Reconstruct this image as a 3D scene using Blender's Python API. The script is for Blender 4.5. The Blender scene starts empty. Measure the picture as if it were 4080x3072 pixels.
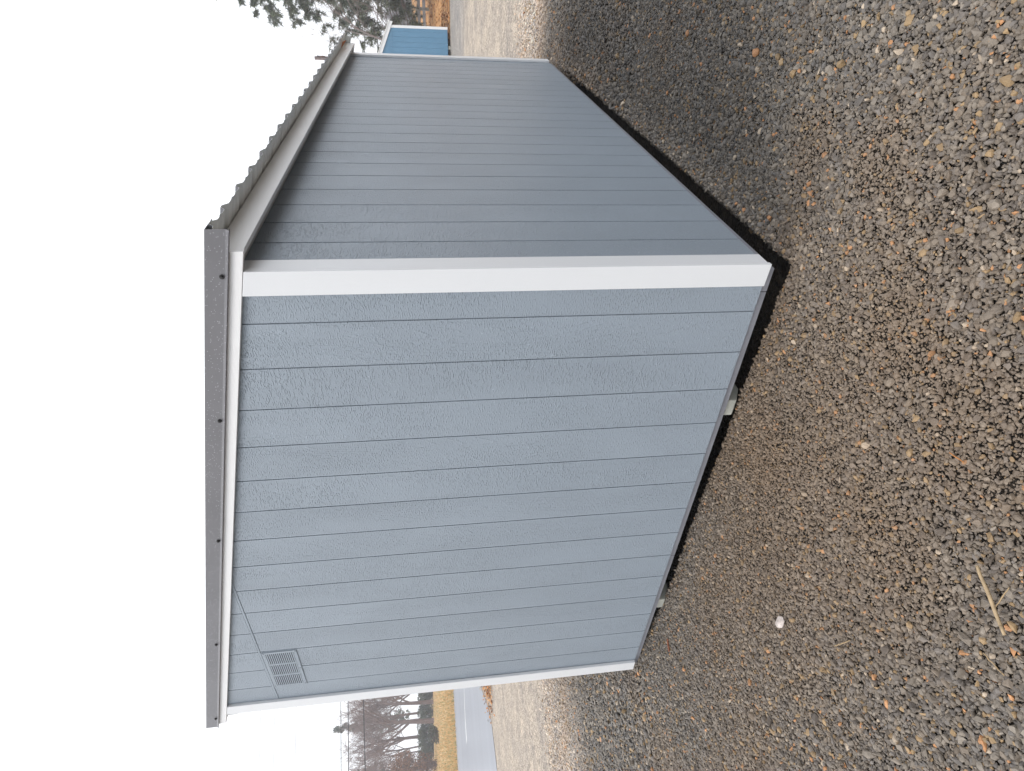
import bpy, bmesh, math, random
import numpy as np
from mathutils import Vector, Matrix

# ------------------------------------------------------------------ camera
F_PX, W_PX, H_PX = 2335.4, 4080.0, 3072.0
YAW, PITCH, ROLL = 0.6542, -0.1365, -0.0420
CAM = Vector((0.9721, -1.9652, 1.338))

def view_axes():
    f = Vector((-math.sin(YAW)*math.cos(PITCH), math.cos(YAW)*math.cos(PITCH), math.sin(PITCH)))
    r = f.cross(Vector((0, 0, 1))).normalized(); u = r.cross(f)
    return (r*math.cos(ROLL)+u*math.sin(ROLL), -r*math.sin(ROLL)+u*math.cos(ROLL), f)
RX, UP, FW = view_axes()
scene = bpy.context.scene
cd = bpy.data.cameras.new('camera'); cam = bpy.data.objects.new('camera', cd)
scene.collection.objects.link(cam); scene.camera = cam
cd.sensor_fit = 'HORIZONTAL'; cd.sensor_width = 36.0; cd.lens = 36.0*F_PX/W_PX
cd.clip_start = 0.05; cd.clip_end = 3000
# the photograph was taken with the phone turned on its side: world up points to the left of the frame
M = Matrix(((-UP.x, RX.x, -FW.x, CAM.x), (-UP.y, RX.y, -FW.y, CAM.y), (-UP.z, RX.z, -FW.z, CAM.z), (0, 0, 0, 1)))
cam.matrix_world = M

def ray(px, py):
    d = FW*F_PX + RX*((H_PX-py)-H_PX/2) - UP*(px-W_PX/2)
    return d.normalized()

# ------------------------------------------------------------------ world, sun, exposure
SUN_AZ = Vector((-0.60, -0.80)); SUN_EL = math.radians(48)
world = bpy.data.worlds.new('World'); scene.world = world; world.use_nodes = True
nt = world.node_tree; nt.nodes.clear()
sky = nt.nodes.new('ShaderNodeTexSky'); sky.sky_type = 'NISHITA'; sky.sun_disc = False
sky.sun_elevation = SUN_EL; sky.sun_rotation = math.atan2(SUN_AZ.x, SUN_AZ.y)
sky.air_density = 1.0; sky.dust_density = 4.0
mixn = nt.nodes.new('ShaderNodeMix'); mixn.data_type = 'RGBA'; mixn.inputs[0].default_value = 0.90
mixn.inputs[7].default_value = (8.75, 8.9, 9.2, 1)          # even overcast deck
bg = nt.nodes.new('ShaderNodeBackground'); bg.inputs[1].default_value = 0.10
wo = nt.nodes.new('ShaderNodeOutputWorld')
nt.links.new(sky.outputs[0], mixn.inputs[6]); nt.links.new(mixn.outputs[2], bg.inputs[0]); nt.links.new(bg.outputs[0], wo.inputs[0])
sd = bpy.data.lights.new('sun', 'SUN'); sd.energy = 0.60; sd.angle = math.radians(22); sd.color = (1.0, 0.97, 0.92)
sun = bpy.data.objects.new('sun', sd); scene.collection.objects.link(sun)
sdir = Vector((SUN_AZ.x*math.cos(SUN_EL), SUN_AZ.y*math.cos(SUN_EL), math.sin(SUN_EL)))
sun.rotation_euler = (-sdir).to_track_quat('-Z', 'Y').to_euler(); sun.location = sdir*40
scene.view_settings.view_transform = 'Standard'; scene.view_settings.look = 'None'
scene.view_settings.exposure = 1.0; scene.view_settings.gamma = 1.0
scene.view_settings.use_curve_mapping = False
scene.render.engine = 'CYCLES'

# ------------------------------------------------------------------ helpers
COL = scene.collection
rnd = random.Random(7); rng = np.random.default_rng(11)

def mat(name, base, rough=0.6, var=0.0, vscale=8.0, spec=0.5, metal=0.0, bump=0.0, bscale=40.0, bdist=0.002, stretch=(1, 1, 1)):
    m = bpy.data.materials.new(name); m.use_nodes = True
    n = m.node_tree; b = n.nodes['Principled BSDF']
    b.inputs['Base Color'].default_value = (*base, 1); b.inputs['Roughness'].default_value = rough
    b.inputs['Metallic'].default_value = metal; b.inputs['Specular IOR Level'].default_value = spec
    tc = n.nodes.new('ShaderNodeTexCoord'); mp = n.nodes.new('ShaderNodeMapping'); mp.inputs['Scale'].default_value = stretch
    oi = n.nodes.new('ShaderNodeObjectInfo'); ad = n.nodes.new('ShaderNodeVectorMath'); ad.operation = 'ADD'
    mu = n.nodes.new('ShaderNodeMath'); mu.operation = 'MULTIPLY'; mu.inputs[1].default_value = 37.0
    n.links.new(oi.outputs['Random'], mu.inputs[0]); n.links.new(tc.outputs['Object'], ad.inputs[0]); n.links.new(mu.outputs[0], ad.inputs[1])
    n.links.new(ad.outputs[0], mp.inputs[0])
    if var > 0:
        t = n.nodes.new('ShaderNodeTexNoise'); t.inputs['Scale'].default_value = vscale; t.inputs['Detail'].default_value = 5
        n.links.new(mp.outputs[0], t.inputs['Vector'])
        r = n.nodes.new('ShaderNodeValToRGB')
        r.color_ramp.elements[0].position = 0.3; r.color_ramp.elements[1].position = 0.7
        r.color_ramp.elements[0].color = (*[c*(1-var) for c in base], 1)
        r.color_ramp.elements[1].color = (*[min(1, c*(1+var)) for c in base], 1)
        n.links.new(t.outputs['Fac'], r.inputs[0]); n.links.new(r.outputs[0], b.inputs['Base Color'])
    if bump > 0:
        t2 = n.nodes.new('ShaderNodeTexNoise'); t2.inputs['Scale'].default_value = bscale; t2.inputs['Detail'].default_value = 4
        n.links.new(mp.outputs[0], t2.inputs['Vector'])
        bp = n.nodes.new('ShaderNodeBump'); bp.inputs['Strength'].default_value = bump; bp.inputs['Distance'].default_value = bdist
        n.links.new(t2.outputs['Fac'], bp.inputs['Height']); n.links.new(bp.outputs[0], b.inputs['Normal'])
    return m

class MB:
    """collects geometry for one mesh object"""
    def __init__(s): s.v = []; s.f = []; s.mi = []
    def quad(s, a, b, c, d, m=0):
        i = len(s.v); s.v += [a, b, c, d]; s.f.append((i, i+1, i+2, i+3)); s.mi.append(m)
    def tri(s, a, b, c, m=0):
        i = len(s.v); s.v += [a, b, c]; s.f.append((i, i+1, i+2)); s.mi.append(m)
    def hexa(s, p, m=0):
        """8 corners: bottom ring 0-3 counter-clockwise, top ring 4-7"""
        i = len(s.v); s.v += [tuple(q) for q in p]
        for f in ((3, 2, 1, 0), (4, 5, 6, 7), (0, 1, 5, 4), (1, 2, 6, 5), (2, 3, 7, 6), (3, 0, 4, 7)):
            s.f.append(tuple(i+k for k in f)); s.mi.append(m)
    def box(s, x0, x1, y0, y1, z0, z1, m=0):
        s.hexa([(x0, y0, z0), (x1, y0, z0), (x1, y1, z0), (x0, y1, z0), (x0, y0, z1), (x1, y0, z1), (x1, y1, z1), (x0, y1, z1)], m)
    def tube(s, p0, p1, r0, r1, n=5, m=0, cap=False):
        p0 = Vector(p0); p1 = Vector(p1); d = p1-p0
        if d.length < 1e-6: return
        a = d.orthogonal().normalized(); b = d.normalized().cross(a); i = len(s.v)
        for p, r in ((p0, r0), (p1, r1)):
            for k in range(n):
                t = 2*math.pi*k/n; q = p+a*(r*math.cos(t))+b*(r*math.sin(t)); s.v.append((q.x, q.y, q.z))
        for k in range(n):
            k2 = (k+1) % n; s.f.append((i+k, i+k2, i+n+k2, i+n+k)); s.mi.append(m)
        if cap:
            s.f.append(tuple(i+n+k for k in range(n))); s.mi.append(m)
            s.f.append(tuple(i+n-1-k for k in range(n))); s.mi.append(m)
    def build(s, name, mats, parent=None, smooth=False, bevel=0.0, loc=None):
        me = bpy.data.meshes.new(name); me.from_pydata(s.v, [], s.f)
        for m in (mats if isinstance(mats, (list, tuple)) else [mats]): me.materials.append(m)
        me.polygons.foreach_set('material_index', s.mi)
        if smooth: me.polygons.foreach_set('use_smooth', [True]*len(s.f))
        me.update()
        if bevel > 0:
            bm = bmesh.new(); bm.from_mesh(me)
            bmesh.ops.bevel(bm, geom=[e for e in bm.edges if len(e.link_faces) == 2], offset=bevel, segments=2, affect='EDGES', profile=0.6)
            bm.to_mesh(me); bm.free()
        o = bpy.data.objects.new(name, me); COL.objects.link(o)
        if parent: o.parent = parent
        if loc: o.location = loc
        return o

def tag(o, label=None, cat=None, group=None, kind=None):
    if label: o['label'] = label
    if cat: o['category'] = cat
    if group: o['group'] = group
    if kind: o['kind'] = kind
    return o
def empty(name, loc=(0, 0, 0), rz=0.0):
    o = bpy.data.objects.new(name, None); COL.objects.link(o); o.location = loc; o.rotation_euler = (0, 0, rz)
    o.empty_display_size = 0.2
    return o

# ------------------------------------------------------------------ terrain
def sstep(a, b, x):
    t = np.clip((x-a)/(b-a), 0, 1); return t*t*(3-2*t)
def hgt(x, y):
    x = np.asarray(x, float); y = np.asarray(y, float)
    d = np.clip(-x, 0, 3.3)
    pad = 0.0095*d*d*(1-sstep(4, 10, -x))*(1-sstep(6, 12, y))
    z = -0.125+pad
    # hollow added beneath the raised floor so the gap goes black
    ins = np.clip(np.minimum(np.minimum(y-0.05, -x-0.005), np.minimum(x+3.25, 4.75-y)), 0, 0.16)/0.16
    z = z-0.21*ins**0.8*(1-0.55*sstep(1.6, 3.0, -x))*(1-sstep(3.9, 4.5, y))
    z = z-0.030*np.exp(-((x+2.36)/.55)**2-((y-.05)/.35)**2)
    l = -x
    z = z+0.025*np.clip(l-19, 0, 19)+0.05*np.clip(l-38, 0, 62)+0.03*np.clip(l-100, 0, 200)
    z = z+0.03*np.clip(y-27, 0, 63)*(1-sstep(8, 16, l))+0.01*np.clip(y-90, 0, 200)*(1-sstep(8, 16, l))
    return z
def hit(px, py, off=0.0):
    """where the sight line of a pixel meets the terrain"""
    d = ray(px, py); t = 1.0
    for _ in range(4000):
        p = CAM+d*t
        if p.z <= float(hgt(p.x, p.y))+off: return p
        t += 0.02+t*0.002
    return CAM+d*t
def at(px, py, D):
    """point on a sight line at horizontal distance D"""
    d = ray(px, py); return CAM+d*(D/math.hypot(d.x, d.y))

def noise_mat_ground():
    m = bpy.data.materials.new('gravel_ground'); m.use_nodes = True; n = m.node_tree; b = n.nodes['Principled BSDF']
    L = n.links.new
    tc = n.nodes.new('ShaderNodeTexCoord'); at_ = n.nodes.new('ShaderNodeAttribute'); at_.attribute_name = 'zone'
    vo = n.nodes.new('ShaderNodeTexVoronoi'); vo.inputs['Scale'].default_value = 55; L(tc.outputs['Object'], vo.inputs['Vector'])
    n1 = n.nodes.new('ShaderNodeTexNoise'); n1.inputs['Scale'].default_value = 1.3; n1.inputs['Detail'].default_value = 8; L(tc.outputs['Object'], n1.inputs['Vector'])
    n2 = n.nodes.new('ShaderNodeTexNoise'); n2.inputs['Scale'].default_value = 26; n2.inputs['Detail'].default_value = 3; L(tc.outputs['Object'], n2.inputs['Vector'])
    # stones: brightness per cell
    bw = n.nodes.new('ShaderNodeSeparateColor'); L(vo.outputs['Color'], bw.inputs[0])
    r = n.nodes.new('ShaderNodeValToRGB'); e = r.color_ramp.elements
    e[0].color = (0.35, 0.34, 0.33, 1); e[1].color = (1.55, 1.5, 1.42, 1); L(bw.outputs[0], r.inputs[0])
    n3 = n.nodes.new('ShaderNodeTexNoise'); n3.inputs['Scale'].default_value = 9.0; n3.inputs['Detail'].default_value = 6; n3.inputs['Roughness'].default_value = 0.75; L(tc.outputs['Object'], n3.inputs['Vector'])
    r3 = n.nodes.new('ShaderNodeValToRGB'); e = r3.color_ramp.elements; e[0].position = 0.32; e[1].position = 0.56
    e[0].color = (0.45, 0.45, 0.46, 1); e[1].color = (1.08, 1.06, 1.03, 1); L(n3.outputs['Fac'], r3.inputs[0])
    r2 = n.nodes.new('ShaderNodeValToRGB'); e = r2.color_ramp.elements; e[0].position = 0.3; e[1].position = 0.7
    e[0].color = (0.72, 0.72, 0.74, 1); e[1].color = (1.2, 1.17, 1.1, 1); L(n1.outputs['Fac'], r2.inputs[0])
    m1 = n.nodes.new('ShaderNodeMix'); m1.data_type = 'RGBA'; m1.blend_type = 'MULTIPLY'; m1.inputs[0].default_value = 1
    L(at_.outputs['Color'], m1.inputs[6]); L(r.outputs[0], m1.inputs[7])
    m2 = n.nodes.new('ShaderNodeMix'); m2.data_type = 'RGBA'; m2.blend_type = 'MULTIPLY'; m2.inputs[0].default_value = 1
    L(m1.outputs[2], m2.inputs[6]); L(r2.outputs[0], m2.inputs[7]); m3 = n.nodes.new('ShaderNodeMix'); m3.data_type = 'RGBA'; m3.blend_type = 'MULTIPLY'; m3.inputs[0].default_value = 1
    L(m2.outputs[2], m3.inputs[6]); L(r3.outputs[0], m3.inputs[7]); L(m3.outputs[2], b.inputs['Base Color'])
    b.inputs['Roughness'].default_value = 0.75; b.inputs['Specular IOR Level'].default_value = 0.35
    bp = n.nodes.new('ShaderNodeBump'); bp.inputs['Strength'].default_value = 0.9; bp.inputs['Distance'].default_value = 0.012
    L(vo.outputs['Distance'], bp.inputs['Height']); bp.invert = True; L(bp.outputs[0], b.inputs['Normal'])
    return m

def zone_colour(x, y):
    """real surface colour of the ground: dark crushed stone pad, pale packed drive, earth beyond"""
    x = np.asarray(x, float); y = np.asarray(y, float)
    wob = 0.35*np.sin(x*1.7+y*0.9)+0.25*np.sin(y*2.3-x*1.1)
    drive = np.maximum(sstep(5.0, 6.6, y+wob*0.6), sstep(4.2, 8.5, -x+wob))
    pad = np.array((0.105, 0.098, 0.088)); dr = np.array((0.43, 0.385, 0.34)); grey = np.array((0.27, 0.27, 0.28))
    c = pad[None]*(1-drive[:, None])+dr[None]*drive[:, None]
    g = np.maximum(sstep(18, 21, y)*(1-sstep(27, 28, y)), 0.0)[:, None]
    return c*(1-g*0.7)+grey[None]*g*0.7

def make_ground():
    def axis(c, s0, s1, n):
        t = np.linspace(-1, 1, n); b = 7.5
        return c+np.where(t < 0, -s0, s1)*np.sinh(b*np.abs(t))/math.sinh(b)
    xs = axis(-0.6, 340, 340, 400); ys = axis(0.2, 340, 340, 400)
    X, Y = np.meshgrid(xs, ys, indexing='xy'); x = X.ravel(); y = Y.ravel(); z = hgt(x, y)-.010*(1-sstep(8, 10.5, np.hypot(x-CAM.x, y-CAM.y)))
    nx = len(xs); ny = len(ys)
    i = np.arange(nx*ny).reshape(ny, nx)
    f = np.stack([i[:-1, :-1], i[:-1, 1:], i[1:, 1:], i[1:, :-1]], -1).reshape(-1, 4)
    me = bpy.data.meshes.new('ground'); me.from_pydata(np.stack([x, y, z], 1).tolist(), [], f.tolist())
    a = me.color_attributes.new('zone', 'FLOAT_COLOR', 'POINT')
    c = zone_colour(x, y); fin = (1-sstep(4.2, 9.5, np.hypot(x-CAM.x, y-CAM.y))[:, None])*(1-np.clip((c[:, :1]-.105)/.12, 0, 1))     # damp fines between loose stones, darkened to deepen the shade in the gaps
    c = c*(1-fin)+np.array((.046, .038, .030))[None]*fin
    c = np.concatenate([c, np.ones((len(x), 1))], 1)
    a.data.foreach_set('color', c.ravel()); me.materials.append(noise_mat_ground())
    me.polygons.foreach_set('use_smooth', [True]*len(f))
    o = bpy.data.objects.new('ground', me); COL.objects.link(o)
    tag(o, 'gravel yard and packed drive around the sheds', 'ground', kind='structure'); return o
ground = make_ground()

def sheet(name, pts, off, m, label, cat, nu=40, nv=12):
    """terrain-hugging strip between two edge polylines pts[0], pts[1] (lists of xy)"""
    def samp(pl, t):
        P = [Vector((a[0], a[1])) for a in pl]; L = [0]
        for a, b in zip(P, P[1:]): L.append(L[-1]+(b-a).length)
        s = t*L[-1]
        for k in range(len(P)-1):
            if s <= L[k+1] or k == len(P)-2:
                return P[k].lerp(P[k+1], (s-L[k])/max(1e-9, L[k+1]-L[k]))
    g = MB(); V = []
    for i in range(nu+1):
        a = samp(pts[0], i/nu); b = samp(pts[1], i/nu)
        for j in range(nv+1):
            q = a.lerp(b, j/nv); V.append((q.x, q.y, float(hgt(q.x, q.y))+off))
    g.v = V
    for i in range(nu):
        for j in range(nv):
            k = i*(nv+1)+j; g.f.append((k, k+1, k+nv+2, k+nv+1)); g.mi.append(0)
    o = g.build(name, m, smooth=True); tag(o, label, cat, kind='structure'); return o

# ---- road on the left
M_road = mat('wet_asphalt', (0.215, 0.23, 0.26), 0.30, 0.12, 0.7, spec=0.5, bump=0.25, bscale=60, bdist=0.01, stretch=(1, 0.15, 1))
M_line = mat('road_paint', (0.72, 0.72, 0.70), 0.5, 0.06, 3)
near = [(-17.6, -30), (-18.3, 0), (-18.64, 4.9), (-18.85, 6.3), (-19.9, 7.4), (-22.8, 9.6), (-25.0, 13), (-28.5, 40), (-31, 70)]
far = [(-40.5, -30), (-41.5, 0), (-41.7, 5), (-41.9, 7), (-42.1, 9), (-42.4, 12), (-43, 16), (-46, 45), (-48, 75)]
sheet('road', [near, far], 0.012, M_road, 'wide wet grey asphalt road beyond the gravel drive', 'road', 90, 14)
wl = []
for q in ((1849, 2720), (1850, 2760), (1852, 2820), (1855, 2880), (1858, 2930), (1861, 2968)):
    p = hit(*q); wl.append((p.x, p.y))
sheet('lane_marking', [wl, [(a+.5, b+.03) for a, b in wl]], 0.018, M_line, 'long white painted lane line on the wet road', 'road marking', 24, 1)
M_kerb = mat('road_shoulder', (0.33, 0.30, 0.28), 0.8, 0.2, 2)
sheet('road_shoulder', [far, [(a-0.9, b) for a, b in far]], 0.016, M_kerb, 'narrow pale shoulder along the far road edge', 'shoulder', 90, 2)
# ---- field beyond the road
M_field = mat('straw_field', (0.54, 0.37, 0.185), 0.95, 0.2, 0.22, spec=0.1, bump=0.6, bscale=6, bdist=0.15, stretch=(1, 0.12, 1))
sheet('grass_field', [[(a-0.9, b) for a, b in far], [(a-66, b*1.6-10) for a, b in far]], 0.03, M_field, 'dry straw coloured field rising beyond the road', 'field', 60, 24)
M_bank = mat('leafy_bank', (0.42, 0.225, 0.095), 0.95, 0.35, 0.5, spec=0.1, bump=0.6, bscale=9, bdist=0.12, stretch=(0.25, 1, 1))
sheet('leaf_bank', [[(-15, 27.6), (40, 27.6)], [(-15, 100), (40, 100)]], 0.02, M_bank, 'gentle bank covered in orange fallen leaves behind the blue shed', 'bank', 40, 40)

# ------------------------------------------------------------------ shed materials
def siding(name, base, spec=0.5, rough=0.42, bumpd=0.0016):
    m = bpy.data.materials.new(name); m.use_nodes = True; n = m.node_tree; b = n.nodes['Principled BSDF']; L = n.links.new
    def node(t, **k):
        q = n.nodes.new(t)
        for a, v in k.items(): setattr(q, a, v)
        return q
    def math_(op, a, bb):
        q = node('ShaderNodeMath', operation=op)
        for i, v in ((0, a), (1, bb)):
            if v is None: continue
            if isinstance(v, (int, float)): q.inputs[i].default_value = v
            else: L(v, q.inputs[i])
        return q.outputs[0]
    tc = node('ShaderNodeTexCoord'); oi = node('ShaderNodeObjectInfo')
    off = math_('MULTIPLY', oi.outputs['Random'], 53.0)
    ad = node('ShaderNodeVectorMath', operation='ADD'); L(tc.outputs['Object'], ad.inputs[0]); L(off, ad.inputs[1]); vec = ad.outputs[0]
    def mapped(s):
        q = node('ShaderNodeMapping'); q.inputs['Scale'].default_value = s; L(vec, q.inputs[0]); return q.outputs[0]
    def noise(v, sc, det=3, rough_=0.5):
        q = node('ShaderNodeTexNoise'); q.inputs['Scale'].default_value = sc; q.inputs['Detail'].default_value = det; q.inputs['Roughness'].default_value = rough_
        L(v, q.inputs['Vector']); return q.outputs['Fac']
    def ramp(v, a, c):
        q = node('ShaderNodeMapRange'); q.inputs[1].default_value = a; q.inputs[2].default_value = c; q.clamp = True; L(v, q.inputs[0]); return q.outputs[0]
    # saw-cut ticks running across the board
    ticks = ramp(noise(mapped((0.30, 0.30, 1.0)), 215, 2), 0.52, 0.68)
    patch = ramp(noise(mapped((1.0, 1.0, 0.35)), 6.5, 2), 0.34, 0.56)
    # cathedral grain: contour lines of a stretched field
    field = noise(mapped((1.0, 1.0, 0.11)), 6.0, 1)
    fr = math_('FRACT', math_('MULTIPLY', field, 24.0), None)
    line = ramp(math_('ABSOLUTE', math_('SUBTRACT', fr, 0.5), None), 0.12, 0.0)
    brk = ramp(noise(mapped((1.0, 1.0, 0.6)), 90, 2), 0.46, 0.58)
    cath = math_('MULTIPLY', math_('MULTIPLY', line, brk), ramp(noise(mapped((1.0, 1.0, 0.3)), 3.2, 1), 0.45, 0.56))
    fine = noise(mapped((1.0, 1.0, 0.5)), 330, 2)
    h = math_('ADD', math_('MULTIPLY', ticks, math_('ADD', math_('MULTIPLY', patch, 0.5), 0.4)), math_('MULTIPLY', cath, 0.7))
    h = math_('ADD', h, math_('MULTIPLY', fine, 0.22))
    bp = node('ShaderNodeBump'); bp.inputs['Strength'].default_value = 1.0; bp.inputs['Distance'].default_value = bumpd
    L(h, bp.inputs['Height']); L(bp.outputs[0], b.inputs['Normal'])
    big = noise(mapped((1, 1, 0.4)), 2.2, 4)
    r = node('ShaderNodeValToRGB'); r.color_ramp.elements[0].position = 0.3; r.color_ramp.elements[1].position = 0.7
    r.color_ramp.elements[0].color = (*[c*0.94 for c in base], 1); r.color_ramp.elements[1].color = (*[c*1.05 for c in base], 1)
    L(big, r.inputs[0])
    # tiny chips and pits where the primer shows dark
    pit = ramp(noise(mapped((0.8, 0.8, 1.0)), 150, 1), 0.73, 0.77)
    mx = node('ShaderNodeMix', data_type='RGBA'); L(math_('MULTIPLY', pit, 0.40), mx.inputs[0]); L(r.outputs[0], mx.inputs[6]); mx.inputs[7].default_value = (*[c*0.35 for c in base], 1)
    # small pale flecks
    fle = ramp(noise(mapped((0.6, 0.6, 1.0)), 165, 1), 0.70, 0.76)
    mx2 = node('ShaderNodeMix', data_type='RGBA'); L(math_('MULTIPLY', fle, 0.7), mx2.inputs[0]); L(mx.outputs[2], mx2.inputs[6]); mx2.inputs[7].default_value = (*[min(1, c*1.42) for c in base], 1)
    L(mx2.outputs[2], b.inputs['Base Color'])
    b.inputs['Roughness'].default_value = rough; b.inputs['Specular IOR Level'].default_value = spec
    return m
M_side = siding('grey_siding_paint', (0.290, 0.338, 0.390), bumpd=0.0022)
M_groove = mat('siding_groove_paint', (0.27, 0.30, 0.34), 0.6)
M_trim = mat('white_trim_paint', (0.745, 0.76, 0.775), 0.42, 0.03, 3, bump=0.35, bscale=120, bdist=0.0012, stretch=(1, 1, 0.12))
M_fasc = mat('white_fascia_paint', (0.84, 0.84, 0.84), 0.45, 0.04, 4, bump=0.45, bscale=150, bdist=0.0015, stretch=(0.12, 0.12, 1))
M_rim = mat('rim_board_paint', (0.23, 0.235, 0.26), 0.55, 0.15, 6)
M_roof = mat('charcoal_roof_metal', (0.055, 0.055, 0.06), 0.4, 0.1, 4)
M_roofu = mat('roof_sheet_underside', (0.80, 0.815, 0.79), 0.4, 0.04, 4)
M_screw = mat('screw_head', (0.025, 0.024, 0.024), 0.5, metal=0.3)
M_skid = mat('treated_timber', (0.40, 0.405, 0.36), 0.7, 0.25, 14, bump=0.4, bscale=60, bdist=0.002, stretch=(1, 0.15, 1))
M_dark = mat('shed_interior_dark', (0.03, 0.03, 0.03), 0.9)
M_soff = mat('soffit_board', (0.66, 0.67, 0.67), 0.6, 0.06, 4)
M_orange = mat('orange_flap', (0.50, 0.15, 0.02), 0.6, 0.15, 30)

def droplets_mat(name, base, rough):
    """painted sheet metal, bright raindrops put into the colour as pale spots"""
    m = mat(name, base, rough, 0.08, 5); n = m.node_tree; b = n.nodes['Principled BSDF']; L = n.links.new
    tc = n.nodes.new('ShaderNodeTexCoord'); v = n.nodes.new('ShaderNodeTexVoronoi'); v.inputs['Scale'].default_value = 150
    L(tc.outputs['Object'], v.inputs['Vector'])
    mr = n.nodes.new('ShaderNodeMapRange'); mr.inputs[1].default_value = 0.24; mr.inputs[2].default_value = 0.17; L(v.outputs['Distance'], mr.inputs[0])
    se = n.nodes.new('ShaderNodeSeparateColor'); L(v.outputs['Color'], se.inputs[0])
    gt = n.nodes.new('ShaderNodeMath'); gt.operation = 'GREATER_THAN'; gt.inputs[1].default_value = 0.62; L(se.outputs[0], gt.inputs[0])
    mu = n.nodes.new('ShaderNodeMath'); mu.operation = 'MULTIPLY'; L(mr.outputs[0], mu.inputs[0]); L(gt.outputs[0], mu.inputs[1])
    mx = n.nodes.new('ShaderNodeMix'); mx.data_type = 'RGBA'; L(mu.outputs[0], mx.inputs[0])  # pale colour stands for the glint of raindrops
    src = b.inputs['Base Color'].links[0].from_socket; L(src, mx.inputs[6]); mx.inputs[7].default_value = (0.5, 0.5, 0.52, 1)
    L(mx.outputs[2], b.inputs['Base Color']); return m
M_rake = droplets_mat('charcoal_rake_trim', (0.15, 0.148, 0.158), 0.38)

# ------------------------------------------------------------------ the grey shed
SL = 0.248                                   # roof slope, rising away from the low eave
def rake(x): return 2.093-SL*x               # top of the rake trim
BW = 0.2032; SEAM = 2.4028; WX = -3.09; WY = 4.79; XE = 0.183; YR0 = -0.034; YR1 = WY+0.05
shed = tag(empty('grey_shed'), 'grey panelled lean-to storage shed with white corner trim on gravel', 'shed')

# gable-end wall towards the camera (faces -y)
w = MB(); x0, x1 = -0.006, WX+0.006; y0, y1 = 0.0045, 0.07
w.hexa([(x1, y0, 0), (x0, y0, 0), (x0, y1, 0), (x1, y1, 0), (x1, y0, rake(x1)-.03), (x0, y0, rake(x0)-.03), (x0, y1, rake(x0)-.03), (x1, y1, rake(x1)-.03)])
wallA = w.build('wall', M_groove, shed); tag(wallA, 'lit gable wall of grey vertical siding with a vent')
edges = [0.0]+[-(0.1994+BW*k) for k in range(15)]
edges = [e for e in edges if e > WX+0.02]+[WX]
def board_prism(xa, xb, za, topf, ya=0.0, yb=0.0045):
    g = MB(); c = (xa+xb)/2; gap = 0.0026
    l, r = xb+gap-c, xa-gap-c
    g.hexa([(l, ya, za), (r, ya, za), (r, yb, za), (l, yb, za), (l, ya, topf(xb)), (r, ya, topf(xa)), (r, yb, topf(xa)), (l, yb, topf(xb))])
    o = g.build('board', M_side, wallA, loc=(c, 0, 0)); return o
for a, b in zip(edges, edges[1:]):
    cut = lambda x: min(rake(x)-0.04, SEAM-0.0022)
    board_prism(a, b, 0.0, cut)
    if rake(b)-0.04 > SEAM+0.014:
        g = MB(); c = (a+b)/2; gap = 0.0026; zb = SEAM+0.012
        l, r = b+gap, a-gap
        if rake(a)-0.04 < zb: r = (2.053-zb)/SL
        g.hexa([(l-c, -.001, zb), (r-c, -.001, zb), (r-c, .0045, zb), (l-c, .0045, zb), (l-c, -.001, rake(l)-.04), (r-c, -.001, max(zb+.001, rake(r)-.04)), (r-c, .0045, max(zb+.001, rake(r)-.04)), (l-c, .0045, rake(l)-.04)])
        g.build('board', M_side, wallA, loc=(c, 0, 0))
g = MB(); g.box(WX+.01, (2.053-SEAM)/SL, -0.0022, 0.004, SEAM-0.001, SEAM+0.0105)
tag(g.build('flashing', M_side, shed), 'thin metal flashing over the panel joint')

# long wall on the low side (faces +x)
w = MB(); w.box(-0.07, -0.0052, 0.075, WY-0.006, 0, 2.02)
wallB = w.build('wall', M_groove, shed); tag(wallB, 'shaded long wall of grey vertical siding under the eave')
ed = [0.0]+[0.2718+BW*k for k in range(40)]
ed = [e for e in ed if e < WY-0.03]+[WY]
for a, b in zip(ed, ed[1:]):
    g = MB(); c = (a+b)/2; gp = 0.0036
    g.box(-0.0052, 0.0, a+gp-c, b-gp-c, 0.0, 2.01); g.build('board', M_side, wallB, loc=(0, c, 0))
# back and front walls out of sight
w = MB(); w.hexa([(WX+.01, WY-.07, 0), (-.08, WY-.07, 0), (-.08, WY-.001, 0), (WX+.01, WY-.001, 0), (WX+.01, WY-.07, rake(WX)-.05), (-.08, WY-.07, rake(-.08)-.05), (-.08, WY-.001, rake(-.08)-.05), (WX+.01, WY-.001, rake(WX)-.05)])
w.build('wall', M_side, shed)
w = MB(); w.box(WX, WX+.06, .075, WY-.075, 0, rake(WX)-.06); w.build('wall', M_side, shed)
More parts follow.
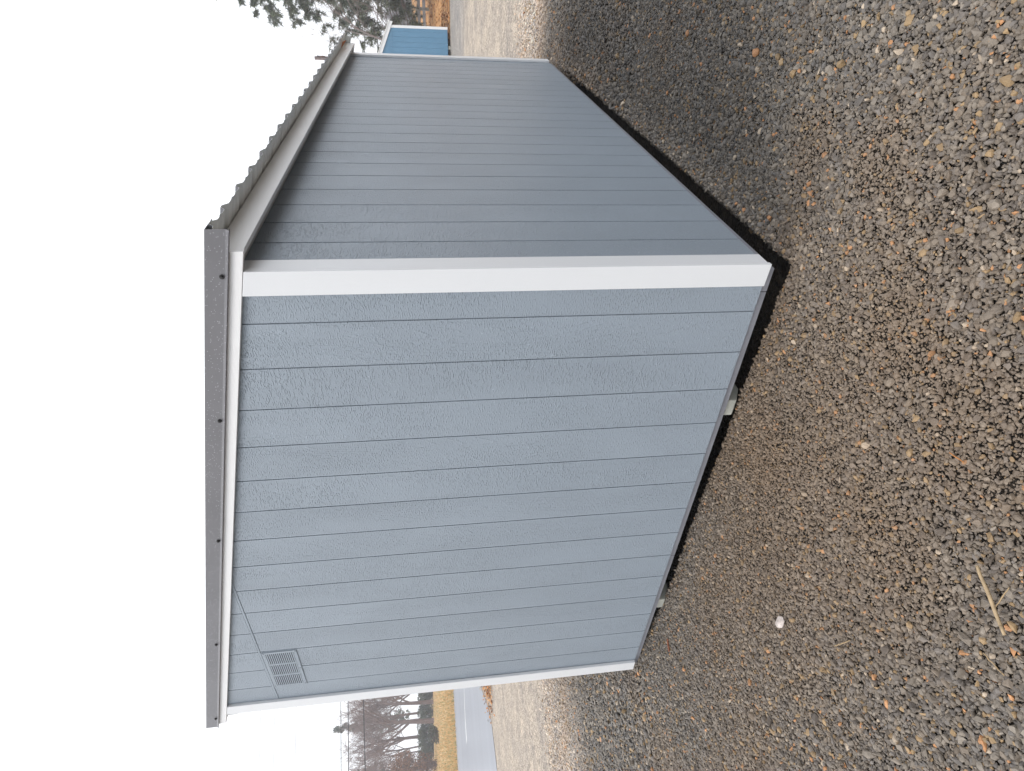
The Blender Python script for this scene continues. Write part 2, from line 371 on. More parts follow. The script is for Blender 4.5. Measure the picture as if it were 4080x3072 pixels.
# floor, rim boards, skids
w = MB(); w.box(WX+.03, -.03, .03, WY-.03, -.036, -.002); w.build('floor', M_dark, shed)
for a, b in ((WX+.012, -1.853), (-1.850, -.118), (-.115, -.012)):
    g = MB(); g.box(a, b, .013, .029, -.035, -.001); g.build('rim_board', M_rim, shed, bevel=.0015)
g = MB(); g.box(-.029, -.013, .03, WY-.012, -.035, -.001); g.build('rim_board', M_rim, shed, bevel=.0015)
for xc in (-0.745, -2.375):
    g = MB(); h = .046; zt = -.0365; zb = -.135
    # runner with the lower front edge cut away like a sled
    P = [(.028, zt), (.028, zt-.05), (.115, zb), (WY-.12, zb), (WY-.03, zt-.05), (WY-.03, zt)]
    i = len(g.v); g.v += [(xc-h, y, z) for y, z in P]+[(xc+h, y, z) for y, z in P]; n = len(P)
    g.f += [tuple(range(n)), tuple(range(2*n-1, n-1, -1))]+[(k, k+n, (k+1) % n+n, (k+1) % n) for k in range(n)]; g.mi += [0]*(n+2)
    o = g.build('skid', M_skid, shed)
    bm = bmesh.new(); bm.from_mesh(o.data); bmesh.ops.recalc_face_normals(bm, faces=bm.faces); bmesh.ops.bevel(bm, geom=bm.edges[:], offset=.003, segments=1, affect='EDGES'); bm.to_mesh(o.data); bm.free()

# corner trim
def lbuild(name, parts, m, bevel=.002):
    g = MB()
    for p in parts: g.box(*p) if len(p) == 6 else g.hexa(p)
    return g.build(name, m, shed, bevel=bevel)
def fbot(x): return rake(x)-0.123
g = MB(); a, b = -0.074, 0.021
g.hexa([(a, -.02, .006), (b, -.02, .004), (b, -.001, .004), (a, -.001, .006), (a, -.02, fbot(a)-.0015), (b, -.02, fbot(b)-.0015), (b, -.001, fbot(b)-.0015), (a, -.001, fbot(a)-.0015)])
g.build('corner_trim', M_trim, shed, bevel=.002)
lbuild('corner_trim', [(.0012, .0205, -.0006, .076, .012, 1.9925)], M_trim)
g = MB(); a, b = -3.109, -3.012
g.hexa([(a, -.02, .002), (b, -.02, .004), (b, -.001, .004), (a, -.001, .002), (a, -.02, fbot(a)-.0015), (b, -.02, fbot(b)-.0015), (b, -.001, fbot(b)-.0015), (a, -.001, fbot(a)-.0015)])
g.build('corner_trim', M_trim, shed, bevel=.002)
lbuild('corner_trim', [(-3.1105, -3.0915, -.0006, .076, .006, 2.66)], M_trim)
lbuild('corner_trim', [(.0012, .0205, WY-.085, WY+.012, .004, 1.9925)], M_trim)
lbuild('corner_trim', [(-.075, .0205, WY+.0125, WY+.031, .004, 1.975)], M_trim)

# fascia boards
def slope_board(xa, xb, ya, yb, top, bot):
    return [(xb, ya, rake(xb)-bot), (xa, ya, rake(xa)-bot), (xa, yb, rake(xa)-bot), (xb, yb, rake(xb)-bot), (xb, ya, rake(xb)-top), (xa, ya, rake(xa)-top), (xa, yb, rake(xa)-top), (xb, yb, rake(xb)-top)]
o = lbuild('rake_fascia', [slope_board(.0965, -3.222, -.0205, -.0008, .012, .123)], M_fasc)
o = lbuild('rake_fascia', [slope_board(.0965, -3.222, WY+.033, WY+.051, .012, .123)], M_fasc)
lbuild('eave_fascia', [(.078, .0968, -.0004, WY+.032, 1.9495, 2.0435)], M_fasc)
lbuild('front_fascia', [(-3.2225, -3.204, -.0004, WY+.032, 2.77, 2.865)], M_fasc)
lbuild('soffit', [(.0008, .0775, .0, WY+.03, 1.9935, 2.004)], M_soff)
lbuild('front_soffit', [(-3.168, -3.112, .003, WY, 2.69, 2.78)], M_soff)

# corrugated roof sheets: charcoal above, pale below
def rib_profile(ya, yb):
    P = []; k0 = int(math.floor((ya-.168)/.2225))-1
    pts = []
    for k in range(k0, k0+12):
        c = .168+.2225*k
        pts += [(c-.030, 0), (c-.010, .0185), (c+.010, .0185), (c+.030, 0)]
        for q in (.088, .144): pts += [(c+q-.014, 0), (c+q-.006, .0035), (c+q+.006, .0035), (c+q+.014, 0)]
    pts = [p for p in pts if p[0] > .06]+[(-.1, .0), (-.010, .0), (.006, .0185), (.030, .0185), (.048, 0)]     # side-lap rib under the rake trim
    pts.sort()
    def zz(y):
        for (p, q), (r, s) in zip(pts, pts[1:]):
            if p <= y <= r: return q+(s-q)*(y-p)/max(1e-9, r-p)
        return 0
    out = [(ya, zz(ya))]+[p for p in pts if ya < p[0] < yb]+[(yb, zz(yb))]
    return out
def pan(x): return 2.069-SL*x
ysplit = [-.0235]+[.168+.2225*(4*k+3)+.02 for k in range(5)]+[YR1-.006]
for k, (ya, yb) in enumerate(zip(ysplit, ysplit[1:])):
    pr = rib_profile(ya, yb+(.03 if k < 5 else 0)); g = MB(); xa, xb = XE+(.003 if k % 2 else 0.0), -3.235; lift = .0016*(k % 2); th = .0009
    for (p, q), (r, s) in zip(pr, pr[1:]):
        T = lambda x, y, z: (x, y, pan(x)+z+lift)
        g.quad(T(xa, p, q+th), T(xa, r, s+th), T(xb, r, s+th), T(xb, p, q+th), 0)
        g.quad(T(xb, p, q), T(xb, r, s), T(xa, r, s), T(xa, p, q), 1)
        g.quad(T(xa, p, q), T(xa, r, s), T(xa, r, s+th), T(xa, p, q+th), 1)
    g.build('roof_sheet', [M_roof, M_roofu], shed)
# rake trim, an open metal channel folded over the sheet edge
def rake_trim(sgn, yf, xa, xb):
    prof = [(yf+sgn*.095, .004), (yf, .004), (yf, -.0625), (yf-sgn*.008, -.0735), (yf-sgn*.007, -.0752), (yf+sgn*.004, -.0752)]
    g = MB(); th = .0012; nseg = 14
    off = [(0, -th), (sgn*th, -th), (sgn*th, 0), (sgn*th, 0), (sgn*th, 0), (0, th)]
    for (p, q), (r, s), (a1, a2), (b1, b2) in zip(prof, prof[1:], off, off[1:]):
        for i in range(nseg):
            u = xa+(xb-xa)*i/nseg; v = xa+(xb-xa)*(i+1)/nseg
            T = lambda x, y, z: (x, y, rake(x)-.004+z)
            A = [T(u, p, q), T(v, p, q), T(v, r, s), T(u, r, s)]; Bq = [T(u, p+a1, q+a2), T(v, p+a1, q+a2), T(v, r+b1, s+b2), T(u, r+b1, s+b2)]
            g.quad(*A); g.quad(*Bq[::-1], 1)
            if i == 0: g.quad(A[0], A[3], Bq[3], Bq[0])
            if i == nseg-1: g.quad(A[1], Bq[1], Bq[2], A[2])
    return g.build('rake_trim', [M_rake, M_roofu], shed)
rt = rake_trim(1, -.0275, .178, -3.245)
rake_trim(-1, YR1+.004, .16, -3.245)
for (px, py) in ((884, 1103), (876, 1677), (870.5, 2155), (862, 2568), (860, 2863)):
    d = ray(px, py); t = (-.0278-CAM.y)/d.y; p = CAM+d*t
    g = MB(); g.tube((0, 0, 0), (0, -.003, 0), .0085, .0085, 10, cap=True); g.tube((0, -.003, 0), (0, -.0085, 0), .0052, .0048, 6, cap=True)
    g.build('screw', M_screw, rt, loc=(p.x, -.0278, p.z))
g = MB(); c = (.135, 4.45, 2.018)
P = [(-.02, -.06, .012), (.026, -.05, -.004), (.03, .03, -.03), (.0, .065, -.006)]
for s_, m_ in ((0, 0), (.004, 0)):
    g.quad(*[(c[0]+a, c[1]+b, c[2]+z+s_) for a, b, z in (P if s_ else P[::-1])])
for k in range(4):
    a = P[k]; b = P[(k+1) % 4]; A = lambda q, s_: (c[0]+q[0], c[1]+q[1], c[2]+q[2]+s_)
    g.quad(A(a, 0), A(b, 0), A(b, .004), A(a, .004))
tag(g.build('closure_flap', M_orange, shed), 'small orange flap poking out below the roof edge')

# louvred vent
vx0, vx1, vz0, vz1 = -2.852, -2.444, 2.200, 2.3985
vent = MB(); yv = -.0042
def vb(a, b, c, d, y0=yv, y1=-.0004): vent.box(a, b, y0, y1, c, d)
m_ = .020; cols = 3; gapc = .017; cw = ((vx1-vx0)-2*m_-2*gapc)/3
vb(vx0, vx1, vz1-m_, vz1); vb(vx0, vx1, vz0, vz0+m_)
vb(vx0, vx0+m_, vz0+m_+.0002, vz1-m_-.0002); vb(vx1-m_, vx1, vz0+m_+.0002, vz1-m_-.0002)
for k in range(2):
    xa = vx0+m_+cw*(k+1)+gapc*k; vb(xa, xa+gapc, vz0+m_+.0002, vz1-m_-.0002)
vent = vent.build('vent', M_side, shed); tag(vent, 'painted metal louvre vent under the panel joint')
g = MB(); g.box(vx0+.004, vx1-.004, -.0012, -.0003, vz0+.004, vz1-.004); g.build('vent_backing', M_dark, vent)
lou = MB(); nl = 14; pit = (vz1-vz0-2*m_)/nl
lou.hexa([(-cw/2, -.0052, -pit*.37), (cw/2, -.0052, -pit*.37), (cw/2, -.004, -pit*.37), (-cw/2, -.004, -pit*.37), (-cw/2, -.0022, pit*.33), (cw/2, -.0022, pit*.33), (cw/2, -.001, pit*.33), (-cw/2, -.001, pit*.33)])
l0 = lou.build('louvre', M_side, vent); first = True
for k in range(3):
    for j in range(nl):
        o = l0 if first else l0.copy()
        if not first: COL.objects.link(o); o.parent = vent
        first = False
        o.location = (vx0+m_+cw*(k+.5)+gapc*k, 0, vz0+m_+pit*(j+.5))
for (x, z) in ((vx1-.012, vz1-.009), (vx0+.012, vz1-.009), (vx1-.012, vz0+.009), (vx0+.012, vz0+.009), ((vx0+vx1)/2, vz0+.009)):
    g = MB(); g.tube((0, -.004, 0), (0, -.0062, 0), .0042, .0034, 8, cap=True); g.build('screw', M_groove, vent, loc=(x, 0, z))

# ------------------------------------------------------------------ blue shed behind
M_blue = mat('blue_siding_paint', (0.105, 0.235, 0.365), 0.5, 0.04, 3, bump=0.4, bscale=80, bdist=0.003)
M_btrim = mat('blue_shed_white_trim', (0.76, 0.77, 0.78), 0.5)
p_r = hit(1793, 112); p_r.z = float(hgt(p_r.x, p_r.y))
D0 = math.hypot(p_r.x-CAM.x, p_r.y-CAM.y)
vd = Vector((p_r.x-CAM.x, p_r.y-CAM.y)).normalized()
ang = math.atan2(vd.y, vd.x)-math.pi/2
bs = tag(empty('blue_shed', (p_r.x, p_r.y, p_r.z), ang+math.radians(14)), 'blue storage shed with white trim standing beyond the grey shed', 'shed')
# local frame: wall faces -y, runs along -x from its right corner at the origin
Wb, Lb_, S_ = 3.6, 5.0, 0.42; zb0 = .11; h0 = 2.52
def btop(x): return h0-S_*x
g = MB(); g.hexa([(-Wb, 0, zb0), (0, 0, zb0), (0, Lb_, zb0), (-Wb, Lb_, zb0), (-Wb, 0, btop(-Wb)), (0, 0, btop(0)), (0, Lb_, btop(0)), (-Wb, Lb_, btop(-Wb))]); bw = g.build('wall', M_blue, bs)
for k in range(int(Wb/BW)):
    xa = -BW*k-.003; xb = -BW*(k+1)+.003
    if k == 0: xa = -.02
    g = MB(); g.hexa([(xb, -.012, zb0+.01), (xa, -.012, zb0+.01), (xa, -.001, zb0+.01), (xb, -.001, zb0+.01), (xb, -.012, zb0+2.36), (xa, -.012, zb0+2.36), (xa, -.001, zb0+2.36), (xb, -.001, zb0+2.36)]); g.build('board', M_blue, bw)
    if btop(xb) > zb0+2.41:
        z2 = zb0+2.385
        g = MB(); g.hexa([(xb, -.012, z2), (xa, -.012, z2), (xa, -.001, z2), (xb, -.001, z2), (xb, -.012, max(z2+.01, btop(xb)-.02)), (xa, -.012, max(z2+.01, btop(xa)-.02)), (xa, -.001, max(z2+.01, btop(xa)-.02)), (xb, -.001, max(z2+.01, btop(xb)-.02))]); g.build('board', M_blue, bw)
g = MB(); g.box(-.075, .025, -.035, -.0125, zb0, btop(0)-.0); g.box(.003, .025, -.012, .09, zb0, btop(0)-.02); g.build('corner_trim', M_btrim, bs)
g = MB(); g.box(-Wb-.025, -Wb+.1, -.035, -.0125, zb0, btop(-Wb)); g.build('corner_trim', M_btrim, bs)
a, b = .16, -Wb-.16
g = MB(); g.hexa([(b, -.06, btop(b)-.02), (a, -.06, btop(a)-.02), (a, -.037, btop(a)-.02), (b, -.037, btop(b)-.02), (b, -.06, btop(b)+.13), (a, -.06, btop(a)+.13), (a, -.037, btop(a)+.13), (b, -.037, btop(b)+.13)]); g.build('rake_fascia', M_btrim, bs)
g = MB(); g.hexa([(b, -.09, btop(b)+.132), (a+.05, -.09, btop(a+.05)+.132), (a+.05, Lb_+.09, btop(a+.05)+.132), (b, Lb_+.09, btop(b)+.132), (b, -.09, btop(b)+.16), (a+.05, -.09, btop(a+.05)+.16), (a+.05, Lb_+.09, btop(a+.05)+.16), (b, Lb_+.09, btop(b)+.16)]); g.build('roof', M_roofu, bs)
for xc in (-.75, -2.6):
    g = MB(); g.box(xc-.07, xc+.07, .06, Lb_-.05, -.03, zb0-.002); g.build('skid', M_skid, bs)

# ------------------------------------------------------------------ poles and wires
M_pole = mat('weathered_pole', (0.20, 0.16, 0.155), 0.9, 0.2, 6)
M_wire = mat('power_cable', (0.06, 0.06, 0.065), 0.6)
M_wire2 = mat('bare_conductor', (0.45, 0.47, 0.5), 0.4)
DP = 48.0; pt = at(1254, 231, DP); zg_ = float(hgt(pt.x, pt.y))
up = tag(empty('utility_pole', (pt.x, pt.y, zg_)), 'weathered wooden utility pole top showing above the grey shed roof', 'utility pole')
H = pt.z-zg_; g = MB(); g.tube((0, 0, -.3), (0, 0, H), .17, .115, 10, cap=True); g.build('pole', M_pole, up, smooth=False)
g = MB(); dv = Vector((pt.x-CAM.x, pt.y-CAM.y, 0)).normalized(); g.tube(tuple(dv*-1.1+Vector((.13, -.1, H-.55))), tuple(dv*1.1+Vector((.13, -.1, H-.55))), .06, .06, 4, cap=True); g.build('crossarm', M_pole, up)
for s_ in (-1, 1):
    g = MB(); q = dv*s_+Vector((.13, -.1, H-.49)); g.tube(q, q+Vector((0, 0, .08)), .03, .03, 6); g.tube(q+Vector((0, 0, .08)), q+Vector((0, 0, .16)), .055, .04, 8, cap=True); g.build('insulator', M_screw, up)

def wire(pa, pb, r, m, sag, label, n=40):
    g = MB(); prev = None
    for i in range(n+1):
        t = i/n; p = pa.lerp(pb, t); p = p-Vector((0, 0, sag*4*t*(1-t)))
        if prev is not None: g.tube(prev, p, r, r, 4)
        prev = p
    o = g.build('power_line', m); tag(o, label, 'power line', 'overhead wires behind the sheds'); return o
def span(a, b, D1, D2):
    """a wire seen crossing between two pixels, run on past the frame and behind the shed"""
    A = at(*a, D1); B_ = at(*b, D2); d = B_-A; return A-d*1.0, B_+d*1.0
wires = [((1448, 2790), (1455, 3060), 52, .045, M_wire, 'lowest dark cable crossing the bare trees on the road side'),
         ((1387, 2790), (1389, 3060), 52, .040, M_wire, 'dark cable just above the bare tree tops'),
         ((1358, 2790), (1359, 3060), 52, .034, M_wire, 'thin cable second above the bare tree tops'),
         ((1181, 2800), (1175, 3060), 90, .045, M_wire2, 'faint pale conductor high over the road, lower of the pair'),
         ((1095, 2810), (1089, 3060), 90, .042, M_wire2, 'faint single conductor midway up the white sky over the road'),
         ((1040, 2810), (1032, 3060), 90, .042, M_wire2, 'topmost faint conductor over the road beside the shed corner'),
         ((1504, 30), (1505, 190), 60, .045, M_wire, 'dark cable crossing the pine tree just above the blue shed'),
         ((1452, 30), (1453, 190), 60, .038, M_wire, 'thin double cable crossing the pine tree higher up'),
         ((1247, 30), (1247, 190), 90, .042, M_wire2, 'faint conductor in the sky beside the pine tree top')]
for a, b, D, r, m, lab in wires:
    pa, pb = span(a, b, D, D); wire(pa, pb, r, m, 0.0, lab)

# ------------------------------------------------------------------ trees
M_bark = mat('bare_bark', (0.150, 0.108, 0.098), 0.9, 0.25, 3)
M_twig = mat('bare_twigs', (0.200, 0.145, 0.130), 0.9, 0.2, 2)
M_palebark = mat('pale_bark', (0.19, 0.16, 0.15), 0.9, 0.2, 3)
M_needle = [mat('needles_a', (0.095, 0.120, 0.070), 0.8), mat('needles_b', (0.140, 0.160, 0.095), 0.8), mat('needles_c', (0.058, 0.070, 0.055), 0.8)]
M_hedge = [mat('hedge_a', (0.075, 0.095, 0.055), 0.8), mat('hedge_b', (0.11, 0.115, 0.07), 0.8)]
M_brown = [mat('brown_leaf_a', (0.20, 0.108, 0.066), 0.85), mat('brown_leaf_b', (0.26, 0.145, 0.085), 0.85), mat('brown_leaf_c', (0.085, 0.055, 0.04), 0.85)]

def rvec(R): return Vector((R.uniform(-1, 1), R.uniform(-1, 1), R.uniform(-1, 1)))
def grow(T, C, p, d, L, r, lev, mx, R, wid, twr):
    segs = 4 if lev == 0 else 3 if lev < mx else 2
    tgt = T if lev < 2 else C; pts = [p]; q = p.copy(); dd = d.copy(); r0 = r
    for i in range(segs):
        dd = (dd+rvec(R)*(.07 if lev == 0 else .2)+Vector((0, 0, .05 if lev else 0))).normalized()
        q2 = q+dd*(L/segs); r1 = r*(1-.5*(i+1)/segs)
        tgt.tube(q, q2, r0, r1, 6 if lev == 0 else 4 if lev < 2 else 3); q = q2; r0 = r1; pts.append(q2)
    if lev >= mx: return
    nch = (8, 5, 5, 6)[min(lev, 3)]
    for k in range(nch):
        t = (.38+.62*(k+.6)/nch) if lev == 0 else (.25+.75*(k+R.random())/nch)
        f = t*segs; i = min(segs-1, int(f)); b = pts[i].lerp(pts[i+1], f-i)
        side = rvec(R); side = (side-dd*side.dot(dd)).normalized()
        nd = (dd*(.75 if lev == 0 else .7)+side*wid+Vector((0, 0, .12))).normalized()
        grow(T, C, b, nd, L*R.uniform(.42, .66), max(twr, r*(.42 if lev else .5)*(1.15-.5*t)), lev+1, mx, R, wid, twr)
def bare_tree(name, base, H_, r, seed, label, mx=4, wid=.62, twr=.019, lean=(0, 0), group=None, mats=None):
    R = random.Random(seed); e = tag(empty(name, base), label, 'tree', group)
    T = MB(); C = MB(); grow(T, C, Vector((0, 0, -.2)), Vector((lean[0], lean[1], 1)).normalized(), H_*.62, r, 0, mx, R, wid, twr)
    mb, mt = mats or (M_bark, M_twig)
    T.build('trunk', mb, e); C.build('crown', mt, e); return e
def leafball(C, c, rx, ry, rz, n, s, R, nm, shell=.35):
    for _ in range(n):
        v = rvec(R)
        while v.length > 1 or v.length < .05: v = rvec(R)
        v = v.normalized()*(v.length**shell); p = Vector((c[0]+v.x*rx, c[1]+v.y*ry, c[2]+v.z*rz))
        a = rvec(R).normalized()*s*R.uniform(.5, 1.3); b = rvec(R).normalized()*s*R.uniform(.3, .8)
        C.tri(tuple(p-a*.5), tuple(p+a*.5), tuple(p+b), R.randrange(nm))
def gpt(px, py, D):
    q = at(px, py, D); return Vector((q.x, q.y, float(hgt(q.x, q.y))))
DT = 100
bare_tree('bare_tree', gpt(1720, 2797, DT), 13.3, .32, 3, 'bare tree nearest the white corner of the grey shed', lean=(.03, .03))
bare_tree('bare_tree', gpt(1720, 2872, DT), 14.0, .38, 5, 'widest bare tree with a thick dark trunk, middle of the row')
bare_tree('bare_tree', gpt(1720, 2932, DT+4), 13.4, .30, 8, 'bare tree standing behind the dark round bush')
bare_tree('slim_tree', gpt(1720, 2968, DT+8), 12.5, .16, 12, 'slim straight bare tree, nearer the round bush of the two', wid=.4, mx=3)
bare_tree('slim_tree', gpt(1720, 2988, DT+10), 12.5, .15, 13, 'slim straight bare tree beside the brown leafy tree', wid=.4, mx=3)
bare_tree('bare_tree', gpt(1720, 3052, DT+14), 13.5, .27, 21, 'bare tree behind the brown leafy tree at the frame edge')
bare_tree('bare_tree', gpt(1720, 2740, DT+6), 13.2, .30, 31, 'bare tree mostly hidden behind the grey shed corner')
bare_tree('bare_tree', gpt(1720, 2832, DT+16), 13.8, .24, 41, 'bare tree further back between the two thick trunks')
# evergreen crown showing over the bare tops, dark conifer, brown tree
def conifer(name, base, H_, wr, seed, label, n=60, s=.5, per=26):
    R = random.Random(seed); e = tag(empty(name, base), label, 'tree'); T = MB(); C = MB()
    T.tube((0, 0, -.2), (0, 0, H_), H_*.018, .03, 7)
    for k in range(n):
        t = .25+.75*k/n; a = R.uniform(0, 6.28); L = wr*(1.08-t)*R.uniform(.6, 1.1)
        p = Vector((0, 0, H_*t)); d = Vector((math.cos(a), math.sin(a), -.1)).normalized(); T.tube(p, p+d*L, .05, .015, 4)
        for j in range(per):
            u = R.uniform(.25, 1); leafball(C, p+d*L*u, s*.8, s*.8, s*.5, 5, s, R, 3)
    T.build('trunk', M_bark, e); C.build('crown', M_needle, e); return e
conifer('conifer_tree', gpt(1720, 2862, DT+30), 18.2, 3.2, 4, 'grey green evergreen rising just above the bare tree tops', n=44, s=.55, per=12)
conifer('conifer_tree', gpt(1720, 3050, DT+20), 14, 3.8, 6, 'dark evergreen behind the brown leafy tree at the frame edge', n=50, s=.5, per=14)
def leafy(name, base, rx, ry, rz, n, s, seed, label, mats, cat, stem=True, zc=None, lobes=14):
    R = random.Random(seed); e = tag(empty(name, base), label, cat); C = MB(); T = MB(); zc = zc or rz*.95
    for k in range(lobes):
        v = rvec(R); c = Vector((v.x*rx*.6, v.y*ry*.6, zc+v.z*rz*.62)); q = R.uniform(.3, .5)
        leafball(C, c, rx*q, ry*q, rz*q*.9, n//lobes, s, R, len(mats))
        T.tube((v.x*.2, v.y*.2, -.2), tuple(c), .07, .03, 4)
    T.build('stem', M_bark, e); C.build('foliage', mats, e); return e
leafy('brown_leafy_tree', gpt(1745, 3040, 88), 3.0, 2.4, 3.3, 5200, .26, 9, 'brown leafy tree still holding dead leaves at the frame edge', M_brown, 'tree')
leafy('round_bush', gpt(1757, 2922, 80), 1.25, 1.0, .85, 1500, .2, 10, 'small dark round bush standing in the straw field', [M_brown[2], M_hedge[0]], 'bush', zc=.75, lobes=7)
hl = [('long green hedge below the tree nearest the shed corner', 2765, 4.2), ('green hedge section left of the thick middle trunk', 2838, 3.8), ('green hedge section behind the dark round bush', 2905, 3.6), ('green hedge section between bush and slim trees', 2965, 3.4), ('green hedge end beside the brown leafy tree', 3010, 3.0)]
for k, (lab, py, ww) in enumerate(hl):
    b0 = gpt(1715, py, DT+3); leafy('hedge', b0, 1.6, ww*.62, 1.35, 2600, .3, 60+k, lab, M_hedge, 'hedge', zc=1.15, lobes=12)

# pine on the right, behind the blue shed
def pine(base, H_, seed, label):
    R = random.Random(seed); e = tag(empty('pine_tree', base), label, 'tree'); T = MB(); C = MB()
    T.tube((0, 0, -.3), (0, 0, H_*.6), .32, .2, 8); T.tube((0, 0, H_*.6), (0, 0, H_), .2, .03, 7)
    n = 170
    for k in range(n):
        t = .12+.86*k/n; a = R.uniform(0, 6.28); L = (6.0*(1-t)**.75+.5)*R.uniform(.75, 1.1); p = Vector((0, 0, H_*t))
        up_ = .45 if t > .5 else .15; d = Vector((math.cos(a), math.sin(a), up_)).normalized(); q = p; r = .075*(1.2-t); ns = 6
        for i in range(ns):
            d = (d+Vector((0, 0, -.13))+rvec(R)*.1).normalized(); q2 = q+d*L/ns; T.tube(q, q2, r, r*.8, 4)
            if i >= 1:
                for j in range(4):
                    sd_ = rvec(R); sd_ = (sd_-d*sd_.dot(d)).normalized(); sl = L*.14*R.uniform(.6, 1.2); tip = q2+(d*.7+sd_*.8+Vector((0, 0, -.25))).normalized()*sl
                    T.tube(q2, tip, .015, .008, 3)
                    for c in range(3):
                        o_ = q2.lerp(tip, .35+.3*c)
                        for b in range(17):
                            v = (rvec(R)+Vector((0, 0, -.45))).normalized()*R.uniform(.18, .40); w_ = rvec(R).normalized()*.026
                            C.tri(tuple(o_-w_), tuple(o_+w_), tuple(o_+v), R.randrange(3))
            q = q2; r *= .8
    T.build('trunk', M_bark, e); C.build('crown', M_needle, e); return e
pine(gpt(1700, -150, 44), 15.0, 17, 'tall pine with drooping grey green branches behind the blue shed')
bare_tree('young_tree', gpt(1700, 255, 38), 8.6, .085, 55, 'thin bare young tree showing over the grey shed eave', mx=3, wid=.7, twr=.010, lean=(.35, .1), mats=(M_palebark, M_palebark))
# two-rail fence on the leafy bank
M_rail = mat('weathered_rail', (0.36, 0.37, 0.40), 0.8, 0.15, 5); M_post = mat('weathered_post', (0.33, 0.32, 0.27), 0.9, 0.15, 5)
c0 = gpt(1735, 38, 47); tdir = Vector((FW.y, -FW.x, 0)).normalized()
vdir = Vector((c0.x-CAM.x, c0.y-CAM.y, 0)).normalized(); tdir = Vector((vdir.y, -vdir.x, 0))
fe = tag(empty('rail_fence', c0, math.atan2(tdir.y, tdir.x)), 'low two-rail fence crossing the leaf covered bank', 'fence')
for k in (-2, -1, 0, 1, 2):
    x = k*2.6; wp = c0+tdir*x; dz = float(hgt(wp.x, wp.y))-c0.z
    g = MB(); g.box(x-.1, x+.1, -.1, .06, dz-.2, dz+.92); g.build('post', M_post, fe, bevel=.01)
for k in (-2, -1, 0, 1):
    for z in (.28, .62):
        g = MB(); g.box(k*2.6+.02, (k+1)*2.6-.02, -.15, -.105, z, z+.2); g.build('rail', M_rail, fe)
# far wood, haze put into its paler bluish grey colour
R = random.Random(77); T = MB()
for k in range(150):
    b = gpt(1650, R.uniform(-60, 330), R.uniform(92, 125)); h = R.uniform(2.6, 5.0); T.tube(b, b+Vector((0, 0, h)), .16, .04, 4)
    for j in range(46):
        z = R.uniform(.12, 1)*h; v = Vector((R.uniform(-1, 1), R.uniform(-1, 1), R.uniform(.1, 1))).normalized()*R.uniform(.5, 1.5)*(1.25-z/h)
        s = b+Vector((0, 0, z)); T.tube(s, s+v, .035, .015, 3)
        for q in range(2):
            m2 = s+v*R.uniform(.4, .9); T.tube(m2, m2+rvec(R)*.6, .02, .012, 3)
M_wood = mat('distant_wood', (0.22, 0.215, 0.23), 0.95, 0.1, 1)
tag(T.build('distant_wood', M_wood), 'distant grey leafless wood on the far side of the bank', 'wood', kind='stuff')

# fallen leaves
def leaves(name, n, sampler, s, mats, label):
    R = random.Random(len(label)); g = MB()
    for _ in range(n):
        x, y = sampler(R); z = float(hgt(x, y))+.03+R.random()*.05; a = R.uniform(0, 6.28); q = s*R.uniform(.5, 1.2); t = R.uniform(-.5, .5)
        ux = Vector((math.cos(a), math.sin(a), t))*q; uy = Vector((-math.sin(a), math.cos(a), R.uniform(-.5, .5)))*q*.5; p = Vector((x, y, z))
        g.quad(tuple(p-ux), tuple(p-uy), tuple(p+ux), tuple(p+uy), R.randrange(len(mats)))
    o = g.build(name, mats); tag(o, label, 'leaves', kind='stuff'); return o
M_lv = [mat('leaf_orange', (0.42, 0.17, 0.045), 0.8), mat('leaf_tan', (0.50, 0.27, 0.10), 0.8), mat('leaf_brown', (0.20, 0.085, 0.035), 0.8)]
leaves('fallen_leaves', 7000, lambda R: (R.uniform(-9, 6), 27.8+R.random()**1.6*26), .09, M_lv, 'orange fallen leaves carpeting the bank by the fence')
def roadside(R):
    t = R.random(); a = Vector((-18.7, 6.6)).lerp(Vector((-23.5, 11.5)), t); return a.x+R.gauss(1.0, .55), a.y+R.gauss(.2, .5)
leaves('roadside_leaves', 2600, roadside, .06, M_lv, 'orange leaf litter gathered along the near road edge')
def fieldgrass():
    R = random.Random(5); g = MB()
    for _ in range(9000):
        d = R.random()**1.5; py = R.uniform(2700, 3120); D = 46+d*52; b = gpt(1750, py, D)
        if b.x > -43.5: continue
        h = R.uniform(.08, .28); w_ = Vector((R.uniform(-1, 1), R.uniform(-1, 1), 0)).normalized()*.05
        t = b+Vector((R.uniform(-.1, .1), R.uniform(-.1, .1), h)); g.tri(tuple(b-w_), tuple(b+w_), tuple(t), R.randrange(3))
    ms = [mat('straw_a', (0.60, 0.40, 0.18), 0.9), mat('straw_b', (0.55, 0.37, 0.17), 0.9), mat('straw_c', (0.33, 0.30, 0.14), 0.9)]
    tag(g.build('field_grass', ms), 'dry grass tufts in the straw coloured field', 'grass', kind='stuff')
fieldgrass()

